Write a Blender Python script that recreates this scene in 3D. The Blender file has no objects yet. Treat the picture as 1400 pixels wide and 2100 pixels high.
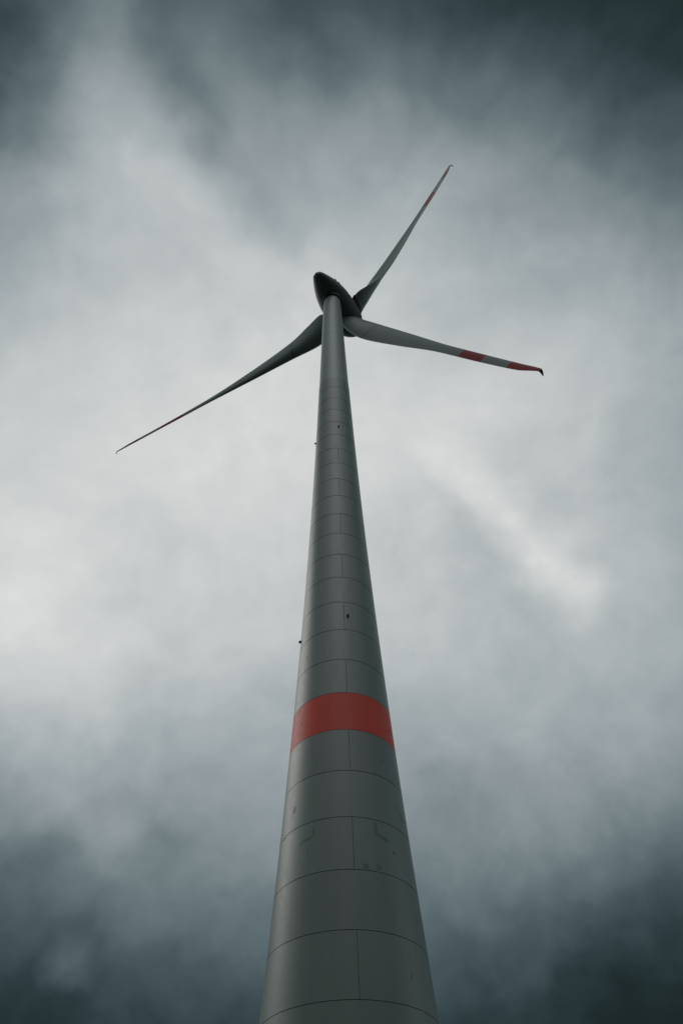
import bpy, bmesh, math
import numpy as np
from mathutils import Vector, Matrix

# ------------------------------------------------------------------ camera
S = bpy.context.scene
COL = S.collection
PITCH = 0.9306884972575857
ROLL = -0.03199958529055397
FOCAL_PX = 1422.077846625138
cd = bpy.data.cameras.new('camera')
cam = bpy.data.objects.new('camera', cd)
COL.objects.link(cam)
cd.sensor_fit = 'VERTICAL'
cd.sensor_height = 36.0
cd.lens = FOCAL_PX / 2100.0 * 36.0
cd.clip_end = 20000.0
F = Vector((0, math.cos(PITCH), math.sin(PITCH)))
R0 = Vector((1, 0, 0))
U0 = R0.cross(F)
R = math.cos(ROLL) * R0 + math.sin(ROLL) * U0
U = -math.sin(ROLL) * R0 + math.cos(ROLL) * U0
m = Matrix((R, U, -F)).transposed().to_4x4()
m.translation = Vector((0, 0, 1.6))
cam.matrix_world = m
S.camera = cam
S.view_settings.view_transform = 'Standard'
S.view_settings.look = 'None'
S.view_settings.exposure = 0.0
S.view_settings.gamma = 1.0

# ------------------------------------------------------------------ overcast sky
SUN_EL = math.radians(38)
SUN_AZ = math.radians(-62)          # clockwise from +Y (the way the camera faces)
W = bpy.data.worlds.new('World')
S.world = W
W.use_nodes = True
NT = W.node_tree
NT.nodes.clear()
LK = NT.links.new
def wn(t, **k):
    n = NT.nodes.new(t)
    for a, b in k.items():
        setattr(n, a, b)
    return n
def wmath(op, a, b=None, c=None):
    n = wn('ShaderNodeMath', operation=op)
    for i, v in enumerate((a, b, c)):
        if v is None: continue
        if isinstance(v, (int, float)): n.inputs[i].default_value = v
        else: LK(v, n.inputs[i])
    return n.outputs[0]
tc = wn('ShaderNodeTexCoord')
sep = wn('ShaderNodeSeparateXYZ'); LK(tc.outputs['Generated'], sep.inputs[0])
den = wmath('ADD', wmath('MAXIMUM', sep.outputs[2], -0.6), 1.0)
comb = wn('ShaderNodeCombineXYZ')
LK(wmath('DIVIDE', sep.outputs[0], den), comb.inputs[0])
LK(wmath('DIVIDE', sep.outputs[1], den), comb.inputs[1])
def wnoise(vec, scale, detail, rough=0.5, offs=(0, 0, 0)):
    mp = wn('ShaderNodeMapping'); LK(vec, mp.inputs[0]); mp.inputs['Location'].default_value = offs
    n = wn('ShaderNodeTexNoise'); LK(mp.outputs[0], n.inputs['Vector'])
    n.inputs['Scale'].default_value = scale; n.inputs['Detail'].default_value = detail
    n.inputs['Roughness'].default_value = rough
    return n
def wwarp(vec, scale, amp, detail, offs):
    n = wnoise(vec, scale, detail, 0.5, offs)
    s = wn('ShaderNodeVectorMath', operation='SUBTRACT'); LK(n.outputs['Color'], s.inputs[0]); s.inputs[1].default_value = (.5, .5, .5)
    k = wn('ShaderNodeVectorMath', operation='MULTIPLY'); LK(s.outputs[0], k.inputs[0]); k.inputs[1].default_value = (amp, amp, 0)
    a = wn('ShaderNodeVectorMath', operation='ADD'); LK(vec, a.inputs[0]); LK(k.outputs[0], a.inputs[1])
    return a.outputs[0]
q0 = comb.outputs[0]
qw = wwarp(wwarp(q0, 9.0, .06, 3, (3.1, 7.7, 0)), 26.0, .03, 3, (6.3, 2.9, 0))
# masses of the cloud deck with lens vignetting painted in: position, reach, strength
CLOUD_VIGNETTE = """-0.165,-0.015,0.117,-0.174;-0.109,-0.014,0.120,0.047;-0.050,-0.013,0.122,-0.191;0.010,-0.011,0.122,0.057;0.070,-0.010,0.121,-0.215;0.129,-0.008,0.118,-0.063;0.185,-0.006,0.115,-0.183;-0.206,0.029,0.126,-0.138;-0.148,0.031,0.130,0.152;-0.087,0.033,0.133,0.104;-0.024,0.035,0.135,-0.117;0.041,0.037,0.134,0.077;0.104,0.038,0.131,-0.034;0.166,0.039,0.127,0.121;0.224,0.040,0.122,-0.129;-0.191,0.081,0.139,-0.014;-0.128,0.085,0.144,0.090;-0.061,0.088,0.147,0.038;0.007,0.090,0.148,0.131;0.076,0.091,0.145,0.065;0.143,0.092,0.141,-0.001;0.206,0.092,0.135,-0.107;-0.236,0.135,0.146,0.067;-0.172,0.141,0.153,0.063;-0.103,0.146,0.159,0.034;-0.031,0.150,0.161,0.043;0.042,0.152,0.160,-0.008;0.115,0.152,0.156,0.025;0.184,0.151,0.149,0.061;0.249,0.149,0.141,0.141;-0.219,0.202,0.160,0.072;-0.149,0.209,0.168,0.092;-0.074,0.215,0.172,0.138;0.003,0.219,0.173,0.065;0.081,0.220,0.170,0.219;0.157,0.218,0.164,0.049;0.228,0.215,0.155,0.034;-0.267,0.265,0.164,0.246;-0.197,0.276,0.173,0.016;-0.121,0.285,0.180,0.037;-0.040,0.291,0.183,0.164;0.043,0.293,0.182,0.008;0.124,0.292,0.177,0.039;0.201,0.288,0.168,0.114;0.272,0.281,0.158,0.043;-0.246,0.343,0.176,0.059;-0.170,0.356,0.184,0.089;-0.087,0.366,0.190,0.163;-0.001,0.371,0.191,-0.064;0.085,0.372,0.187,0.218;0.168,0.367,0.180,-0.019;0.246,0.359,0.170,0.119;-0.294,0.410,0.174,0.217;-0.219,0.427,0.185,0.104;-0.136,0.441,0.192,0.008;-0.049,0.450,0.195,0.144;0.041,0.453,0.194,0.068;0.129,0.450,0.188,0.082;0.213,0.442,0.179,0.034;0.290,0.430,0.168,0.087;-0.267,0.496,0.182,0.049;-0.186,0.514,0.190,0.073;-0.098,0.527,0.195,0.005;-0.007,0.534,0.196,0.073;0.085,0.534,0.192,0.005;0.174,0.527,0.185,0.059;0.257,0.514,0.176,0.092;-0.314,0.560,0.176,-0.016;-0.235,0.582,0.185,-0.020;-0.148,0.600,0.191,0.052;-0.057,0.611,0.194,-0.016;0.037,0.614,0.193,-0.002;0.130,0.610,0.188,-0.028;0.218,0.599,0.180,0.080;0.299,0.582,0.170,-0.090;-0.281,0.645,0.179,0.039;-0.197,0.667,0.186,0.034;-0.107,0.682,0.189,0.004;-0.013,0.690,0.190,0.150;0.082,0.690,0.187,-0.007;0.174,0.681,0.181,0.080;0.260,0.666,0.174,-0.131;-0.325,0.702,0.172,-0.229;-0.244,0.727,0.178,-0.101;-0.156,0.747,0.183,-0.096;-0.063,0.759,0.185,-0.163;0.032,0.763,0.184,-0.082;0.126,0.758,0.180,-0.186;0.216,0.746,0.174,-0.108;0.299,0.726,0.166,-0.140;-0.101,-0.003,0.029,-0.035;-0.121,0.000,0.029,0.072;-0.100,0.010,0.029,-0.017;-0.119,0.013,0.029,-0.035;-0.098,0.023,0.030,-0.033;-0.118,0.027,0.030,0.010;-0.098,0.029,0.030,-0.029;-0.117,0.038,0.030,0.011;-0.091,0.042,0.031,-0.070;-0.109,0.051,0.031,-0.026;-0.084,0.052,0.031,-0.045;-0.103,0.062,0.031,0.009;-0.076,0.065,0.032,-0.062;-0.095,0.075,0.032,-0.067;-0.068,0.079,0.033,-0.014;-0.087,0.089,0.033,0.037;-0.061,0.089,0.033,0.010;-0.081,0.099,0.033,0.000;-0.053,0.103,0.034,-0.082;-0.073,0.114,0.034,-0.008;-0.044,0.118,0.034,-0.005;-0.064,0.129,0.035,0.008;-0.043,0.120,0.034,0.019;-0.061,0.134,0.035,0.015;-0.031,0.133,0.035,-0.051;-0.049,0.148,0.035,0.036;-0.018,0.146,0.035,0.045;-0.036,0.162,0.036,-0.004;0.083,0.262,0.035,-0.005;0.069,0.275,0.035,0.019;0.056,0.288,0.036,0.012;0.097,0.278,0.035,-0.003;0.084,0.291,0.035,0.056;0.070,0.304,0.036,-0.008;0.112,0.294,0.035,0.011;0.099,0.307,0.035,0.014;0.086,0.320,0.036,-0.020;0.122,0.304,0.035,-0.003;0.108,0.316,0.035,0.053;0.093,0.328,0.036,0.012;0.136,0.322,0.035,0.039;0.121,0.334,0.035,0.038;0.106,0.346,0.036,-0.021;0.150,0.339,0.035,-0.013;0.135,0.351,0.035,0.025;0.120,0.363,0.036,0.006;0.153,0.344,0.035,0.041;0.140,0.357,0.036,0.008;0.126,0.371,0.036,-0.021;0.168,0.360,0.035,0.062;0.155,0.374,0.035,0.034;0.141,0.387,0.036,0.008;0.183,0.376,0.035,-0.035;0.170,0.390,0.035,0.101;0.156,0.404,0.036,-0.030;0.198,0.392,0.034,0.011;0.185,0.406,0.035,0.048;0.171,0.420,0.036,-0.008;-0.167,0.011,0.029,-0.020;-0.166,0.029,0.030,0.008;-0.165,0.045,0.031,0.003;-0.170,0.065,0.032,-0.030;-0.243,0.667,0.028,0.110;-0.276,0.669,0.024,-0.007;-0.231,0.659,0.024,-0.021;-0.225,0.697,0.033,0.017;-0.251,0.380,0.043,0.018;-0.281,0.463,0.033,-0.019;-0.238,0.474,0.042,-0.013;-0.217,0.572,0.040,0.041;-0.245,0.539,0.039,0.039;-0.170,0.586,0.042,-0.032"""
acc = None
for b in CLOUD_VIGNETTE.split(';'):
    bx, by, br, bw = map(float, b.split(','))
    d = wn('ShaderNodeVectorMath', operation='DISTANCE'); LK(qw, d.inputs[0]); d.inputs[1].default_value = (bx, by, 0)
    r = wn('ShaderNodeMapRange', interpolation_type='SMOOTHSTEP')
    LK(d.outputs['Value'], r.inputs[0])
    r.inputs[1].default_value = 0; r.inputs[2].default_value = br
    r.inputs[3].default_value = bw; r.inputs[4].default_value = 0
    acc = r.outputs[0] if acc is None else wmath('ADD', acc, r.outputs[0])
n3 = wnoise(q0, 75.0, 3, .5, (2.4, 3.3, 0)).outputs['Fac']
# wisps and billows
q1 = wwarp(q0, 5.0, .10, 4, (1.3, 2.2, 0))
n1 = wnoise(q1, 11.0, 4, .5, (9.5, 4.2, 0)).outputs['Fac']
n2 = wnoise(q1, 30.0, 5, .5, (0.4, 8.1, 0)).outputs['Fac']
v = wmath('ADD', acc, 0.40)
v = wmath('ADD', v, wmath('MULTIPLY', wmath('SUBTRACT', n3, .5), .025))
# unseen deck made up to light the tower: dark low, bright overhead and beside
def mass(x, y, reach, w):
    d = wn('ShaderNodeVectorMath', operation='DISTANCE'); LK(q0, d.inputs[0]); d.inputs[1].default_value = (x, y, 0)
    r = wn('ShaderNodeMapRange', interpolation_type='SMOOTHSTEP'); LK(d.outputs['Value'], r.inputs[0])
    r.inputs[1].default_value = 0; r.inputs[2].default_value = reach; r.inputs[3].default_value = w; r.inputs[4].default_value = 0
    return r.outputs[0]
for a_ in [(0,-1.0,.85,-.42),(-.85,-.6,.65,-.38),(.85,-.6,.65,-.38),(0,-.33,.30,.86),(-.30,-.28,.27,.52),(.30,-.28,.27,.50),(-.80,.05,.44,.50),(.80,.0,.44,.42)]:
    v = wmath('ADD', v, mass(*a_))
v = wmath('ADD', v, wmath('MULTIPLY', wmath('SUBTRACT', n1, .5), .10))
v = wmath('ADD', v, wmath('MULTIPLY', wmath('SUBTRACT', n2, .5), .085))
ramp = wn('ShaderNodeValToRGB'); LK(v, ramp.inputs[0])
def lin(c):
    c = c / 255.0
    return c / 12.92 if c <= .04045 else ((c + .055) / 1.055) ** 2.4
stops = [(0, (12, 18, 20)), (.14, (30, 42, 43)), (.22, (44, 60, 63)), (.33, (72, 88, 92)), (.45, (103, 118, 122)),
         (.58, (143, 153, 157)), (.68, (169, 177, 180)), (.78, (196, 200, 200)), (.86, (217, 218, 218)), (.93, (236, 236, 236)), (1.0, (325, 328, 330))]
el = ramp.color_ramp.elements
for i, (pos, c) in enumerate(stops):
    e = el[i] if i < 2 else el.new(pos)
    e.position = pos
for i, (pos, c) in enumerate(stops):
    el[i].color = (lin(c[0]), lin(c[1]), lin(c[2]), 1)
sky = wn('ShaderNodeTexSky', sky_type='NISHITA', sun_disc=False, sun_elevation=SUN_EL, sun_rotation=SUN_AZ)
bg_sky = wn('ShaderNodeBackground'); LK(sky.outputs[0], bg_sky.inputs[0]); bg_sky.inputs[1].default_value = 0.08
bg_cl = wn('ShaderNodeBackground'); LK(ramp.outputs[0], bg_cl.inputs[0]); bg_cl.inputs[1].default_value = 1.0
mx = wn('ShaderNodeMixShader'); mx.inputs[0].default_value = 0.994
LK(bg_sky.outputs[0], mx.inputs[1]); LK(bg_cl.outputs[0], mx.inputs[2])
out = wn('ShaderNodeOutputWorld'); LK(mx.outputs[0], out.inputs[0])

sd = bpy.data.lights.new('sun', 'SUN'); sd.energy = 0.5; sd.angle = math.radians(30); sd.color = (1, .96, .90)
sun = bpy.data.objects.new('sun', sd); COL.objects.link(sun)
to_sun = Vector((math.sin(SUN_AZ) * math.cos(SUN_EL), math.cos(SUN_AZ) * math.cos(SUN_EL), math.sin(SUN_EL)))
sun.rotation_euler = to_sun.to_track_quat('Z', 'Y').to_euler()

# ------------------------------------------------------------------ materials
def mat(name, color, rough=.45, spec=.5, var=.06, scale=.6, streak=True, bump=0.0, metallic=0.0, joints=False, coat=0.0):
    mt = bpy.data.materials.new(name); mt.use_nodes = True
    nt = mt.node_tree; b = nt.nodes['Principled BSDF']
    b.inputs['Roughness'].default_value = rough; b.inputs['Specular IOR Level'].default_value = spec
    b.inputs['Coat Weight'].default_value = coat; b.inputs['Coat Roughness'].default_value = .16
    b.inputs['Metallic'].default_value = metallic
    L = nt.links.new
    t = nt.nodes.new('ShaderNodeTexCoord')
    mp = nt.nodes.new('ShaderNodeMapping'); L(t.outputs['Object'], mp.inputs[0])
    mp.inputs['Scale'].default_value = (1, 1, .18 if streak else 1)
    n = nt.nodes.new('ShaderNodeTexNoise'); L(mp.outputs[0], n.inputs['Vector'])
    n.inputs['Scale'].default_value = scale; n.inputs['Detail'].default_value = 6; n.inputs['Roughness'].default_value = .6
    rp = nt.nodes.new('ShaderNodeMapRange'); L(n.outputs['Fac'], rp.inputs[0])
    rp.inputs[1].default_value = .25; rp.inputs[2].default_value = .75
    rp.inputs[3].default_value = 1 - var; rp.inputs[4].default_value = 1 + var
    val = rp.outputs[0]
    if streak:      # fine vertical rain runs
        m2 = nt.nodes.new('ShaderNodeMapping'); L(t.outputs['Object'], m2.inputs[0]); m2.inputs['Scale'].default_value = (1, 1, .045)
        k2 = nt.nodes.new('ShaderNodeTexNoise'); L(m2.outputs[0], k2.inputs['Vector']); k2.inputs['Scale'].default_value = 3.2; k2.inputs['Detail'].default_value = 5
        p2 = nt.nodes.new('ShaderNodeMapRange'); L(k2.outputs['Fac'], p2.inputs[0]); p2.inputs[1].default_value = .3; p2.inputs[2].default_value = .7
        p2.inputs[3].default_value = .97; p2.inputs[4].default_value = 1.025
        x2 = nt.nodes.new('ShaderNodeMath'); x2.operation = 'MULTIPLY'; L(val, x2.inputs[0]); L(p2.outputs[0], x2.inputs[1]); val = x2.outputs[0]
    if joints:      # every cast ring came out of the mould a shade of its own
        sp = nt.nodes.new('ShaderNodeSeparateXYZ'); L(t.outputs['Object'], sp.inputs[0])
        a = nt.nodes.new('ShaderNodeMath'); a.operation = 'SUBTRACT'; L(sp.outputs[2], a.inputs[0]); a.inputs[1].default_value = Z0
        d = nt.nodes.new('ShaderNodeMath'); d.operation = 'DIVIDE'; L(a.outputs[0], d.inputs[0]); d.inputs[1].default_value = RING
        fl = nt.nodes.new('ShaderNodeMath'); fl.operation = 'FLOOR'; L(d.outputs[0], fl.inputs[0])
        wnz = nt.nodes.new('ShaderNodeTexWhiteNoise'); wnz.noise_dimensions = '1D'; L(fl.outputs[0], wnz.inputs['W'])
        rr = nt.nodes.new('ShaderNodeMapRange'); L(wnz.outputs['Value'], rr.inputs[0]); rr.inputs[3].default_value = .955; rr.inputs[4].default_value = 1.045
        mu = nt.nodes.new('ShaderNodeMath'); mu.operation = 'MULTIPLY'; L(val, mu.inputs[0]); L(rr.outputs[0], mu.inputs[1]); val = mu.outputs[0]
    mu = nt.nodes.new('ShaderNodeVectorMath'); mu.operation = 'SCALE'
    mu.inputs[0].default_value = color; L(val, mu.inputs['Scale']); L(mu.outputs[0], b.inputs['Base Color'])
    nr = nt.nodes.new('ShaderNodeTexNoise'); L(t.outputs['Object'], nr.inputs['Vector']); nr.inputs['Scale'].default_value = 2.5; nr.inputs['Detail'].default_value = 4
    r2 = nt.nodes.new('ShaderNodeMapRange'); L(nr.outputs['Fac'], r2.inputs[0]); r2.inputs[3].default_value = rough - .06; r2.inputs[4].default_value = rough + .06
    L(r2.outputs[0], b.inputs['Roughness'])
    if bump:
        bp = nt.nodes.new('ShaderNodeBump'); bp.inputs['Strength'].default_value = bump; bp.inputs['Distance'].default_value = .02
        L(nr.outputs['Fac'], bp.inputs['Height']); L(bp.outputs[0], b.inputs['Normal'])
    return mt

Z0 = 15.103292613367588 + 1.6       # height of the lowest joint in view
RING = 3.8
TX, TY = -0.5614264148496511, 51.52923881929441
def trad(z):                        # outer radius of the tower at height z
    t = (z - 1.6 - 40) / 60
    return 4.200725630279116 - 2.756550397721959 * t + 1.4245633218246287 * t * t - 0.3736369875421882 * t ** 3
Z_STEEL = 102.24 + 1.6
Z_FLANGE = 121.88 + 1.6
Z_TOP = 143.2 + 1.6

M_CONC = mat('pale grey green painted concrete', (.128, .172, .156), .45, 1.0, .09, .5, bump=.12, joints=True)
M_RED = mat('red band paint', (.72, .066, .036), .5, .4, .09, .5, bump=.1)
M_STEEL = mat('pale grey painted steel', (.20, .245, .232), .42, 1.0, .05, .4)
M_SEAL = mat('dark joint sealant', (.075, .092, .088), .8, .2, .1, 2)
M_PATCH = mat('darker repair paint', (.10, .133, .121), .55, .8, .10, 3, streak=False)
M_PATCHR = mat('darker red repair paint', (.30, .035, .025), .6, .3, .10, 3, streak=False)
M_BLADE = mat('pale grey blade gelcoat', (.22, .265, .255), .42, .25, .06, .25, streak=False)
M_BLADERED = mat('red blade gelcoat', (.34, .02, .022), .45, .2, .08, .3, streak=False)
M_NAC = mat('grey nacelle shell', (.11, .13, .142), .5, .22, .07, .4, streak=False)
M_DARK = mat('black rubber seal', (.022, .027, .027), .6, .3, .1, 1, streak=False)
M_TIP = mat('dull metal shaded tip', (.10, .11, .11), .5, .5, .1, 2, streak=False, metallic=.6)  # winglet's down-facing shade put into this dark tone; mast shares it
M_LAMP = mat('dark lamp housing', (.02, .022, .022), .4, .5, .1, 6, streak=False)
M_GRASS = mat('dark field grass', (.055, .07, .055), .9, .1, .35, .8, streak=False)
M_GRAVEL = mat('damp gravel', (.11, .105, .095), .9, .2, .3, 3, streak=False)

# ------------------------------------------------------------------ helpers
def empty(name, loc):
    o = bpy.data.objects.new(name, None); COL.objects.link(o); o.location = loc
    return o
def mesh_obj(name, verts, faces, mt, parent=None, smooth=True, sharp=40, mats=None, midx=None):
    me = bpy.data.meshes.new(name)
    me.from_pydata([tuple(map(float, v)) for v in verts], [], faces)
    for k in (mats or [mt]): me.materials.append(k)
    if midx is not None: me.polygons.foreach_set('material_index', midx)
    bm = bmesh.new(); bm.from_mesh(me)
    bmesh.ops.recalc_face_normals(bm, faces=bm.faces)
    if smooth:
        for f in bm.faces: f.smooth = True
        for e in bm.edges:
            if len(e.link_faces) == 2 and e.calc_face_angle(0) > math.radians(sharp): e.smooth = False
    bm.to_mesh(me); bm.free(); me.update()
    o = bpy.data.objects.new(name, me); COL.objects.link(o)
    if parent: o.parent = parent
    return o
def loft(rings, cap0=True, cap1=True, closed=True):
    """rings: list of equal-length point lists -> verts, faces"""
    n = len(rings[0]); V = []; Fc = []
    for r in rings: V += list(r)
    for i in range(len(rings) - 1):
        for j in range(n if closed else n - 1):
            k = (j + 1) % n
            Fc.append((i * n + j, i * n + k, (i + 1) * n + k, (i + 1) * n + j))
    if cap0: Fc.append(tuple(range(n)))
    if cap1: Fc.append(tuple((len(rings) - 1) * n + j for j in range(n)))
    return V, Fc
def circle(z, r, n=160):
    return [(r * math.cos(2 * math.pi * i / n), r * math.sin(2 * math.pi * i / n), z) for i in range(n)]
def box_vf(c, ax, ay, az, hx, hy, hz):
    V = [c + ax * hx * sx + ay * hy * sy + az * hz * sz for sz in (-1, 1) for sy in (-1, 1) for sx in (-1, 1)]
    return V, [(0, 1, 3, 2), (4, 5, 7, 6), (0, 1, 5, 4), (2, 3, 7, 6), (0, 2, 6, 4), (1, 3, 7, 5)]
def join(*vfs):
    V = []; Fc = []
    for v, f in vfs:
        o = len(V); V += list(v); Fc += [tuple(i + o for i in q) for q in f]
    return V, Fc
def tube(a, b, r0, r1, n=10):
    a = Vector(a); b = Vector(b); d = (b - a).normalized()
    u = d.orthogonal().normalized(); w = d.cross(u)
    return loft([[c + r * (math.cos(2 * math.pi * i / n) * u + math.sin(2 * math.pi * i / n) * w) for i in range(n)] for c, r in ((a, r0), (b, r1))])

# ------------------------------------------------------------------ ground
G = 400
gv = []; gf = []
NR = 40
radii = [0] + [6 * (1.19 ** i) for i in range(NR)]
seg = 72
gv.append((0, 0, 0))
for r in radii[1:]:
    for j in range(seg):
        a = 2 * math.pi * j / seg
        h = 0 if r < 60 else .012 * (r - 60) * math.sin(a * 3 + r * .004) * math.cos(a * 2 + .5) * .5
        gv.append((r * math.cos(a), r * math.sin(a), h))
for j in range(seg): gf.append((0, 1 + j, 1 + (j + 1) % seg))
for i in range(NR - 1):
    for j in range(seg):
        k = (j + 1) % seg
        gf.append((1 + i * seg + j, 1 + (i + 1) * seg + j, 1 + (i + 1) * seg + k, 1 + i * seg + k))
ground = mesh_obj('ground', gv, gf, M_GRASS); ground['kind'] = 'structure'
pad = mesh_obj('gravel_ground', *loft([circle(.06, 15, 96), circle(.10, 14.4, 96)], cap0=False), M_GRAVEL, smooth=False)
pad.location = (TX, TY, 0); pad['kind'] = 'structure'

# ------------------------------------------------------------------ the turbine
T = empty('wind_turbine', (TX, TY, 0))
T['label'] = 'tall three-bladed wind turbine on a pale tapering tower with one red band'
T['category'] = 'wind turbine'

def shaft(zs_lo, zs_hi, first, last, groove_lo, groove_hi):
    """profile of stacked cast rings with a real open joint between each two"""
    P = []      # (r, z, material of the strip above it)
    zj = [Z0 + RING * k for k in range(-6, 30) if zs_lo + .05 < Z0 + RING * k < zs_hi - .05]
    lo = zs_lo
    for z in zj + [zs_hi]:
        for k in range(4):
            zz = lo + (z - gw(z) - lo) * k / 4
            P.append((trad(zz), zz, 0))
        if z < zs_hi:
            P += [(trad(z - gw(z)), z - gw(z), 1), (trad(z) - .05, z - gw(z), 1), (trad(z) - .05, z + gw(z), 1)]
            lo = z + gw(z)
        else:
            P.append((trad(z), z, 0))
    return P
def gw(z): return .018 + .00030 * max(z - 15, 0)
def lathe_parts(P, n=192):
    V, Fc = loft([circle(z, r, n) for r, z, _ in P], False, False)
    mi = []
    for i in range(len(P) - 1): mi += [P[i][2]] * n
    return V, Fc, mi
zb0 = Z0 + RING * 5 + .012; zb1 = Z0 + RING * 6 - .012
Pa = shaft(.12, Z0 + RING * 5 - .024, 0, 0, 0, 0)
Pb = shaft(Z0 + RING * 6 + .024, Z_STEEL, 0, 0, 0, 0)
# dark joint either side of the red ring
Pa += [(trad(zb0) - .05, Z0 + RING * 5 - .024, 1), (trad(zb0) - .05, zb0 + .03, 1)]
Pb = [(trad(zb1) - .05, zb1 - .03, 1), (trad(zb1) - .05, Z0 + RING * 6 + .024, 1)] + Pb
Pb[-1] = (trad(Z_STEEL), Z_STEEL, 0); Pb.append((trad(Z_STEEL) - .3, Z_STEEL + .02, 0))
Va, Fa, ma = lathe_parts(Pa); Vb, Fb, mb = lathe_parts(Pb)
V, Fc = join((Va, Fa), (Vb, Fb))
tower = mesh_obj('tower', V, Fc, None, T, sharp=30, mats=[M_CONC, M_SEAL], midx=ma + mb)
tower['label'] = 'pale grey green concrete shaft of stacked rings'
band_z = [zb0 + (zb1 - zb0) * k / 4 for k in range(5)]
V, Fc = loft([circle(zb0, trad(zb0) - .08, 192)] + [circle(z, trad(z), 192) for z in band_z] + [circle(zb1, trad(zb1) - .08, 192)], False, False)
band = mesh_obj('red_band', V, Fc, M_RED, tower, sharp=30)
# vertical joints of the rings cast in halves (every other ring), a sealant strip on each
for k in range(-4, 18, 2):
    st = []
    for side in (0,):
        a0 = math.radians(-82.7) + side
        za, zb = Z0 + RING * k + gw(Z0 + RING * k), Z0 + RING * (k + 1) - gw(Z0 + RING * (k + 1))
        if za < .2: za = .2
        rs = []
        for i in range(7):
            z = za + (zb - za) * i / 6; r = trad(z)
            ring = []
            for da, dr in ((-.019, -.01), (-.019, .003), (.019, .003), (.019, -.01)):
                a = a0 + da / r; ring.append(((r + dr) * math.cos(a), (r + dr) * math.sin(a), z))
            rs.append(ring)
        st.append(loft(rs))
    mesh_obj('joint_seal', *join(*st), M_SEAL, tower, smooth=False)

# touched-up patches of paint: outlines as (bearing in degrees, height)
PATCHES = """-116.39,27.70 -114.41,27.60 -114.89,26.96 -120.00,26.81 -126.52,26.73 -128.69,26.56 -129.07,26.62 -125.92,26.90 -118.04,27.01 -116.31,27.10;-63.65,27.92 -61.62,27.89 -61.40,27.27 -59.84,27.08 -55.28,27.00 -51.17,26.76 -53.36,26.62 -57.48,26.76 -63.42,26.90 -64.36,27.26;-48.52,26.13 -45.53,26.17 -44.28,25.97 -47.68,25.91;-76.01,24.74 -71.64,24.76 -70.56,24.39 -75.92,24.38;-65.05,24.81 -60.98,24.87 -61.46,24.48 -65.18,24.45;-120.95,26.20 -119.52,26.13 -119.68,25.96 -120.82,26.02;-120.94,25.81 -119.80,25.76 -119.95,25.58 -120.95,25.65;-139.68,30.03 -137.68,29.98 -137.06,29.55 -139.82,29.45 -140.94,29.59;-154.01,28.17 -149.82,28.10 -148.40,27.98 -152.85,27.90 -156.11,28.06;-28.51,29.76 -26.62,29.80 -26.48,29.36 -18.00,29.43 -19.65,29.30 -26.85,29.11 -28.77,29.38;-36.81,29.59 -35.59,29.62 -36.08,29.44 -37.01,29.43;-121.13,18.65 -120.20,18.59 -119.12,18.33 -120.03,18.39;-44.99,18.56 -43.91,18.54 -44.42,18.21 -45.64,18.15;-27.26,22.23 -25.56,22.26 -25.89,21.96 -27.66,21.90;-45.86,33.67 -44.21,33.76 -43.88,33.62 -45.59,33.50;-50.59,33.32 -48.07,33.38 -47.27,33.20 -49.24,33.17;-44.83,32.68 -42.23,32.65 -42.81,32.52 -44.58,32.51;-60.14,32.09 -59.07,32.14 -59.13,31.90 -60.13,31.91;-120.52,33.76 -119.55,33.77 -119.20,33.59 -120.18,33.60;-123.58,35.23 -123.04,35.21 -122.82,34.93 -123.50,34.95;-27.44,37.30 -24.74,37.46 -25.51,37.10 -27.94,37.01;-146.51,39.15 -144.70,39.17 -144.38,38.99 -146.16,38.97;-139.34,37.59 -138.00,37.55 -137.75,37.37 -138.90,37.40;-139.27,45.12 -137.40,45.02 -137.00,44.68 -138.60,44.76;-120.06,41.38 -119.16,41.35 -119.11,41.24 -120.01,41.27;-46.27,41.29 -45.33,41.33 -45.56,41.20 -46.30,41.17;-26.81,45.11 -24.24,45.29 -25.00,44.89 -27.55,44.69;-119.47,49.08 -118.42,49.04 -118.53,48.72 -119.33,48.80;-34.81,48.99 -32.53,49.11 -33.10,48.71 -34.88,48.62;-119.78,56.70 -118.10,56.63 -118.01,56.40 -119.53,56.46;-46.64,56.60 -44.71,56.69 -45.09,56.45 -46.81,56.37;-125.22,55.48 -123.92,55.43 -124.17,55.32 -125.31,55.36;-137.77,52.79 -136.20,52.71 -136.07,52.59 -137.43,52.66;-26.47,52.90 -22.86,53.12 -24.31,52.52 -27.66,52.32;-138.05,68.18 -135.94,68.06 -135.67,67.73 -137.48,67.83"""
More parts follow.
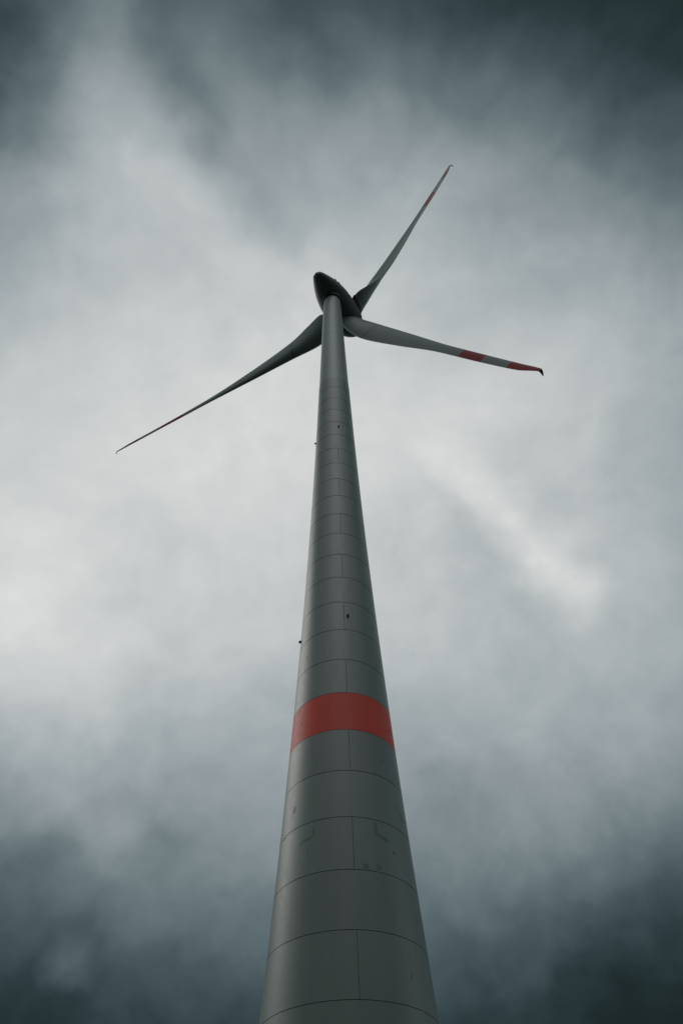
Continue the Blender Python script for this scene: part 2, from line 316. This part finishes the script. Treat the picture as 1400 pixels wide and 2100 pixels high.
for pt in PATCHES.split(';'):
    pts = [tuple(map(float, c.split(','))) for c in pt.split()]
    zc = sum(p[1] for p in pts) / len(pts); ac = sum(p[0] for p in pts) / len(pts)
    red = zb0 < zc < zb1
    bm = bmesh.new()
    vs = [bm.verts.new((math.radians(a) * trad(zc), z, 0)) for a, z in pts]
    f = bm.faces.new(vs)
    bmesh.ops.triangulate(bm, faces=[f])
    bmesh.ops.subdivide_edges(bm, edges=bm.edges[:], cuts=2, use_grid_fill=True)
    for v in bm.verts:
        a = v.co.x / trad(zc); z = v.co.y
        r = trad(z) + .006
        v.co = (r * math.cos(a), r * math.sin(a), z)
    bmesh.ops.recalc_face_normals(bm, faces=bm.faces)
    nrm = bm.faces[:][0]; nrm.normal_update()
    out_v = Vector((math.cos(math.radians(ac)), math.sin(math.radians(ac)), 0))
    if nrm.normal.dot(out_v) < 0: bmesh.ops.reverse_faces(bm, faces=bm.faces[:])
    ext = bmesh.ops.extrude_face_region(bm, geom=bm.faces[:])
    for v in [g for g in ext['geom'] if isinstance(g, bmesh.types.BMVert)]:
        v.co -= Vector((v.co.x, v.co.y, 0)).normalized() * .02
    me = bpy.data.meshes.new('paint_patch'); bm.to_mesh(me); bm.free()
    me.materials.append(M_PATCHR if red else M_PATCH)
    o = bpy.data.objects.new('paint_patch', me); COL.objects.link(o); o.parent = band if red else tower

# steel top section with bolted flange joint
zs = [Z_STEEL + (Z_FLANGE - Z_STEEL) * i / 12 for i in range(13)]
P = [(trad(Z_STEEL) - .3, Z_STEEL + .004), (trad(Z_STEEL) - .05, Z_STEEL + .004)] + [(trad(z) - .045, z) for z in zs[1:-1]] + [(trad(Z_FLANGE) - .04, Z_FLANGE - .03)]
P += [(trad(Z_FLANGE) - .065, Z_FLANGE - .03), (trad(Z_FLANGE) - .065, Z_FLANGE + .03), (trad(Z_FLANGE) - .04, Z_FLANGE + .03)]
zs = [Z_FLANGE + (Z_TOP - Z_FLANGE) * i / 12 for i in range(13)]
P += [(trad(z) - .03, z) for z in zs[1:]]
V, Fc = loft([circle(z, r, 128) for r, z in P], False, True)
mesh_obj('steel_tower_section', V, Fc, M_STEEL, T, sharp=30)

# small obstruction lamps on brackets
for ang, z in ((-77.34, 49.0), (-166.4, 48.5), (-78.85, 87.35), (-168.4, 86.5)):
    a = math.radians(ang); r = trad(z)
    n_ = Vector((math.cos(a), math.sin(a), 0)); t_ = Vector((-math.sin(a), math.cos(a), 0)); k_ = Vector((0, 0, 1))
    c = n_ * r + k_ * z
    br = join(box_vf(c + n_ * .02, n_, t_, k_, .025, .11, .11), box_vf(c + n_ * .10 - k_ * .13, n_, t_, k_, .10, .07, .02))
    lamp_mount = mesh_obj('obstruction_lamp', *br, M_LAMP, T, smooth=False)
    prof = [(.08, -.11), (.105, -.09), (.105, -.02), (.095, 0), (.095, .07), (.075, .10), (.03, .12)]
    rg = [[c + n_ * (.14 + rr * math.cos(2 * math.pi * i / 16)) + t_ * rr * math.sin(2 * math.pi * i / 16) + k_ * zz for i in range(16)] for rr, zz in prof]
    mesh_obj('lens', *loft(rg), M_LAMP, lamp_mount)

# ------------------------------------------------------------------ nacelle frame of reference
YAW, TILT, HUBH, OVER = 1.036459, 0.042350, 146.37486 + 1.6, 6.70391
RR, PH = 67.01372, 0.577632
n = Vector((math.cos(YAW) * math.cos(TILT), math.sin(YAW) * math.cos(TILT), math.sin(TILT)))
u = n.cross(Vector((0, 0, 1))).normalized(); v = u.cross(n)
HUB = Vector((0, 0, HUBH)) + n * OVER
from bisect import bisect
def pchip(xk, yk):      # smooth monotone interpolation
    xk = np.array(xk); yk = np.array(yk); h = np.diff(xk); d = np.diff(yk) / h
    m = np.zeros(len(xk)); m[0] = d[0]; m[-1] = d[-1]
    for i in range(1, len(xk) - 1):
        if d[i - 1] * d[i] > 0:
            w1 = 2 * h[i] + h[i - 1]; w2 = h[i] + 2 * h[i - 1]
            m[i] = (w1 + w2) / (w1 / d[i - 1] + w2 / d[i])
    def f(x):
        x = min(max(x, xk[0]), xk[-1]); i = min(max(bisect(list(xk), x) - 1, 0), len(xk) - 2)
        s = (x - xk[i]) / h[i]
        return (yk[i] * (1 + 2 * s) * (1 - s) ** 2 + h[i] * m[i] * s * (1 - s) ** 2 + yk[i + 1] * s * s * (3 - 2 * s) + h[i] * m[i + 1] * s * s * (s - 1))
    return f
OFF = -.5
NOSE, TAIL = 3.6, 12.98
EK = [-3.6, -3.0, -1.6, .5, 3, 5.5, 8, 10, 11.3, 12.2, 12.72, 12.98]
ER = [0, 1.35, 2.62, 3.36, 3.46, 3.38, 2.97, 2.28, 1.66, 1.17, .74, 0]
EGGF = pchip(EK, [r * r for r in ER])
def egg_s(t):
    return math.sqrt(max(EGGF(t), 0))
def egg_ring(t, dr=0, N=96):
    r = max(egg_s(t) + dr, .004)
    return [HUB - n * t + v * OFF + r * (math.cos(2 * math.pi * i / N) * u + math.sin(2 * math.pi * i / N) * v) for i in range(N)]
T_GAP = 2.35
def cosr(a, b, k):      # rows bunched towards a
    return [a + (b - a) * (1 - math.cos(math.pi / 2 * i / k)) for i in range(k + 1)]
# spinner: nose to the gap
ts = cosr(-NOSE + .001, 0, 14) + [.4, .8, 1.2, 1.6, 2.0, T_GAP - .05]
spin = mesh_obj('spinner', *loft([egg_ring(t) for t in ts] + [egg_ring(T_GAP - .05, -.12)]), M_NAC, T)
# nacelle shell: gap to tail, with a slim shadow gap where the generator housing ends
T_G2 = 4.9
ts2 = [T_GAP + .05 + (T_G2 - .02 - T_GAP - .05) * i / 6 for i in range(7)]
ts3 = [T_G2 + .02 + (TAIL - 4 - T_G2) * i / 10 for i in range(11)] + [TAIL - (TAIL - (TAIL - 4)) * math.cos(math.pi / 2 * i / 16) for i in range(1, 16)] + [TAIL - .001]
rings = [egg_ring(T_GAP + .05, -.12)] + [egg_ring(t, .02) for t in ts2] + [egg_ring(T_G2 - .02, -.05), egg_ring(T_G2 + .02, -.05)] + [egg_ring(t) for t in ts3]
nac = mesh_obj('nacelle', *loft(rings), M_NAC, T)
V, Fc = loft([egg_ring(T_GAP - .06, -.14), egg_ring(T_GAP + .06, -.14)], False, False)
mesh_obj('gap_ring', V, Fc, M_DARK, nac)
# yaw collar where the tower enters the shell
V, Fc = loft([circle(142.3 + 1.6, trad(Z_TOP) + .08, 96), circle(142.3 + 1.6, trad(Z_TOP) + .25, 96), circle(142.6 + 1.6, trad(Z_TOP) + .32, 96), circle(144.4 + 1.6, trad(Z_TOP) + .32, 96)], False, False)
mesh_obj('yaw_collar', V, Fc, M_DARK, nac)
# weather mast on the back of the shell
def on_shell(t, a):     # a metres towards u, up on top of the shell
    r = egg_s(t); return HUB - n * t + v * OFF + u * a + v * math.sqrt(max(r * r - a * a, 0))
b0, b1 = on_shell(9.1, 2.1), on_shell(8.0, 2.4)
top0 = b0.lerp(b1, .35) + Vector((0, 0, 1.5))
mast = join(tube(b0 - v * .15, top0, .06, .05), tube(b1 - v * .15, top0, .05, .045), tube(top0, top0 + Vector((0, 0, .55)), .03, .02),
            tube(b0.lerp(top0, .55), b1.lerp(top0, .55), .035, .035),
            tube(top0, top0 - u * .8, .04, .04), tube(top0 - u * .8, top0 - u * .8 + Vector((0, 0, .35)), .05, .09))
mesh_obj('weather_mast', *mast, M_TIP, nac)
hb = on_shell(7.5, 2.3)
mesh_obj('roof_hatch', *box_vf(hb, n, u, v, .55, .35, .22), M_NAC, nac, smooth=False)

# ------------------------------------------------------------------ blades
KN = [.055, .085, .14, .22, .4, .6, .8, .93, 1.0]
CH = [5.3, 6.0, 6.2, 5.586, 3.7921, 1.9603, 1.5417, 1.2546, 0.5528]
TW = [1.1, 0.85, 0.56, 0.302, 0.1607, 0.0508, -0.0303, 0.0023, 0.0361]
AX = [0.28, 0.22, 0.26, 0.2751, 0.3411, 0.3998, 0.3601, 0.329, 0.6193]
DEV = [[-0.1296, 1.3602, -0.0108], [-3.6613, -1.1468, -0.0044], [-1.6547, 1.4092, -0.0773]]
fc, ft, fa = pchip(KN, CH), pchip(KN, TW), pchip(KN, AX)
ftk = pchip([.055, .1, .16, .25, .4, .6, 1], [.50, .42, .36, .30, .24, .2, .17])
NX = 17
XS = [.5 - .5 * math.cos(math.pi * i / (NX - 1)) for i in range(NX)]
def af(x): return 5 * (.2969 * math.sqrt(x) - .126 * x - .3516 * x * x + .2843 * x ** 3 - .1036 * x ** 4)
def blade_frame(k):
    a = PH + k * 2 * math.pi / 3
    b = math.cos(a) * v + math.sin(a) * u
    return b, math.sin(a) * v - math.cos(a) * u
def section(k, s, grow=0.0, hook=0.0):
    b, mv = blade_frame(k); fl, sw, dp = DEV[k]
    C = HUB + b * (s * RR) + n * (fl * s * s) + mv * (sw * s * s)
    c = fc(s) ; th = ft(s) + dp; a = fa(s); tk = ftk(s)
    ec = -(math.cos(th) * mv + math.sin(th) * n); en = -math.sin(th) * mv + math.cos(th) * n
    rt = max(0, min(1, (.075 - s) / .03)); rt = rt * rt * (3 - 2 * rt)      # rounder towards the root
    up = []; lo = []
    for x in XS:
        y = af(x) * tk
        cam_ = -.12 * tk * 4 * x * (1 - x) * (.5 if s > .2 else .2)
        te = .010 if x > .98 else 0
        up.append(C + ec * ((x - a) * c) + en * ((y + te + cam_) * c + grow))
        lo.append(C + ec * ((x - a) * c) + en * ((-y - te + cam_) * c - grow))
    return up + lo[::-1], C, ec, en, c
def srange(a, b, k): return [a + (b - a) * i / k for i in range(k + 1)]
S0 = .0585
SJ = .215
def blade(k, lab):
    root = None
    segs = [(S0, .688, 60, M_BLADE, 'blade'), (.688, .788, 8, M_BLADERED, 'red_stripe'), (.788, .892, 8, M_BLADE, 'pale_stripe'), (.892, .996, 12, M_BLADERED, 'red_stripe')]
    for a, b, kk, mt, nm in segs:
        ss = srange(a, b, kk)
        if nm == 'blade':
            ss = sorted([x for x in ss if abs(x - SJ) > .003] + [SJ - .0012, SJ + .0012])
        rg = []
        mi = []
        for i, s in enumerate(ss):
            rg.append(section(k, s)[0])
        V, Fc = loft(rg)
        NP = 2 * NX
        if nm == 'blade':
            for i in range(len(ss) - 1): mi += [1 if abs((ss[i] + ss[i + 1]) / 2 - SJ) < .001 else 0] * NP
            mi += [0, 0]
            o = mesh_obj(nm, V, Fc, None, T, sharp=55, mats=[M_BLADE, M_SEAL], midx=mi); root = o
            o['label'] = lab
        else:
            mesh_obj(nm, V, Fc, mt, root, sharp=55)
    # tip bent back downwind
    b, mv = blade_frame(k)
    base, C, ec, en, c = section(k, .996)
    rg = [base]
    for i in range(1, 9):
        f = i / 8
        off = b * (.6 * math.sin(f * 1.35)) + (n * .95 + ec * .25) * (1.0 * (1 - math.cos(f * 1.35)))
        sc = 1 - .72 * f ** 1.6
        rg.append([C + (p - C) * sc + off for p in base])
    mesh_obj('blade_tip', *loft(rg), M_TIP, root)
    # root sleeve on the spinner
    C0 = section(k, S0)
    rg = []
    for s, sc in ((.030, 1.0), (.050, .98), (.053, 1.06), (.0585, 1.06), (.0588, .9)):
        q = section(k, max(s, .04)); shift = b * ((s - max(s, .04)) * RR)
        base = section(k, S0)[0]; cc = section(k, S0)[1]
        rg.append([HUB + b * (s * RR) + (p - cc) * sc for p in base])
    mesh_obj('blade_sleeve', *loft(rg), M_DARK, root)
blade(0, 'blade pointing up and away, seen nearly edge on')
blade(1, 'blade pointing right, its broad face towards the viewer')
blade(2, 'blade pointing down left, its root passing behind the tower')

# tower foot: door, steps and a ring of foundation concrete
V, Fc = loft([circle(.02, trad(0) + 1.2, 96), circle(.14, trad(0) + 1.2, 96), circle(.14, trad(.14) - .1, 96)], False, False)
mesh_obj('foundation_ring', V, Fc, M_GRAVEL, T, smooth=False)
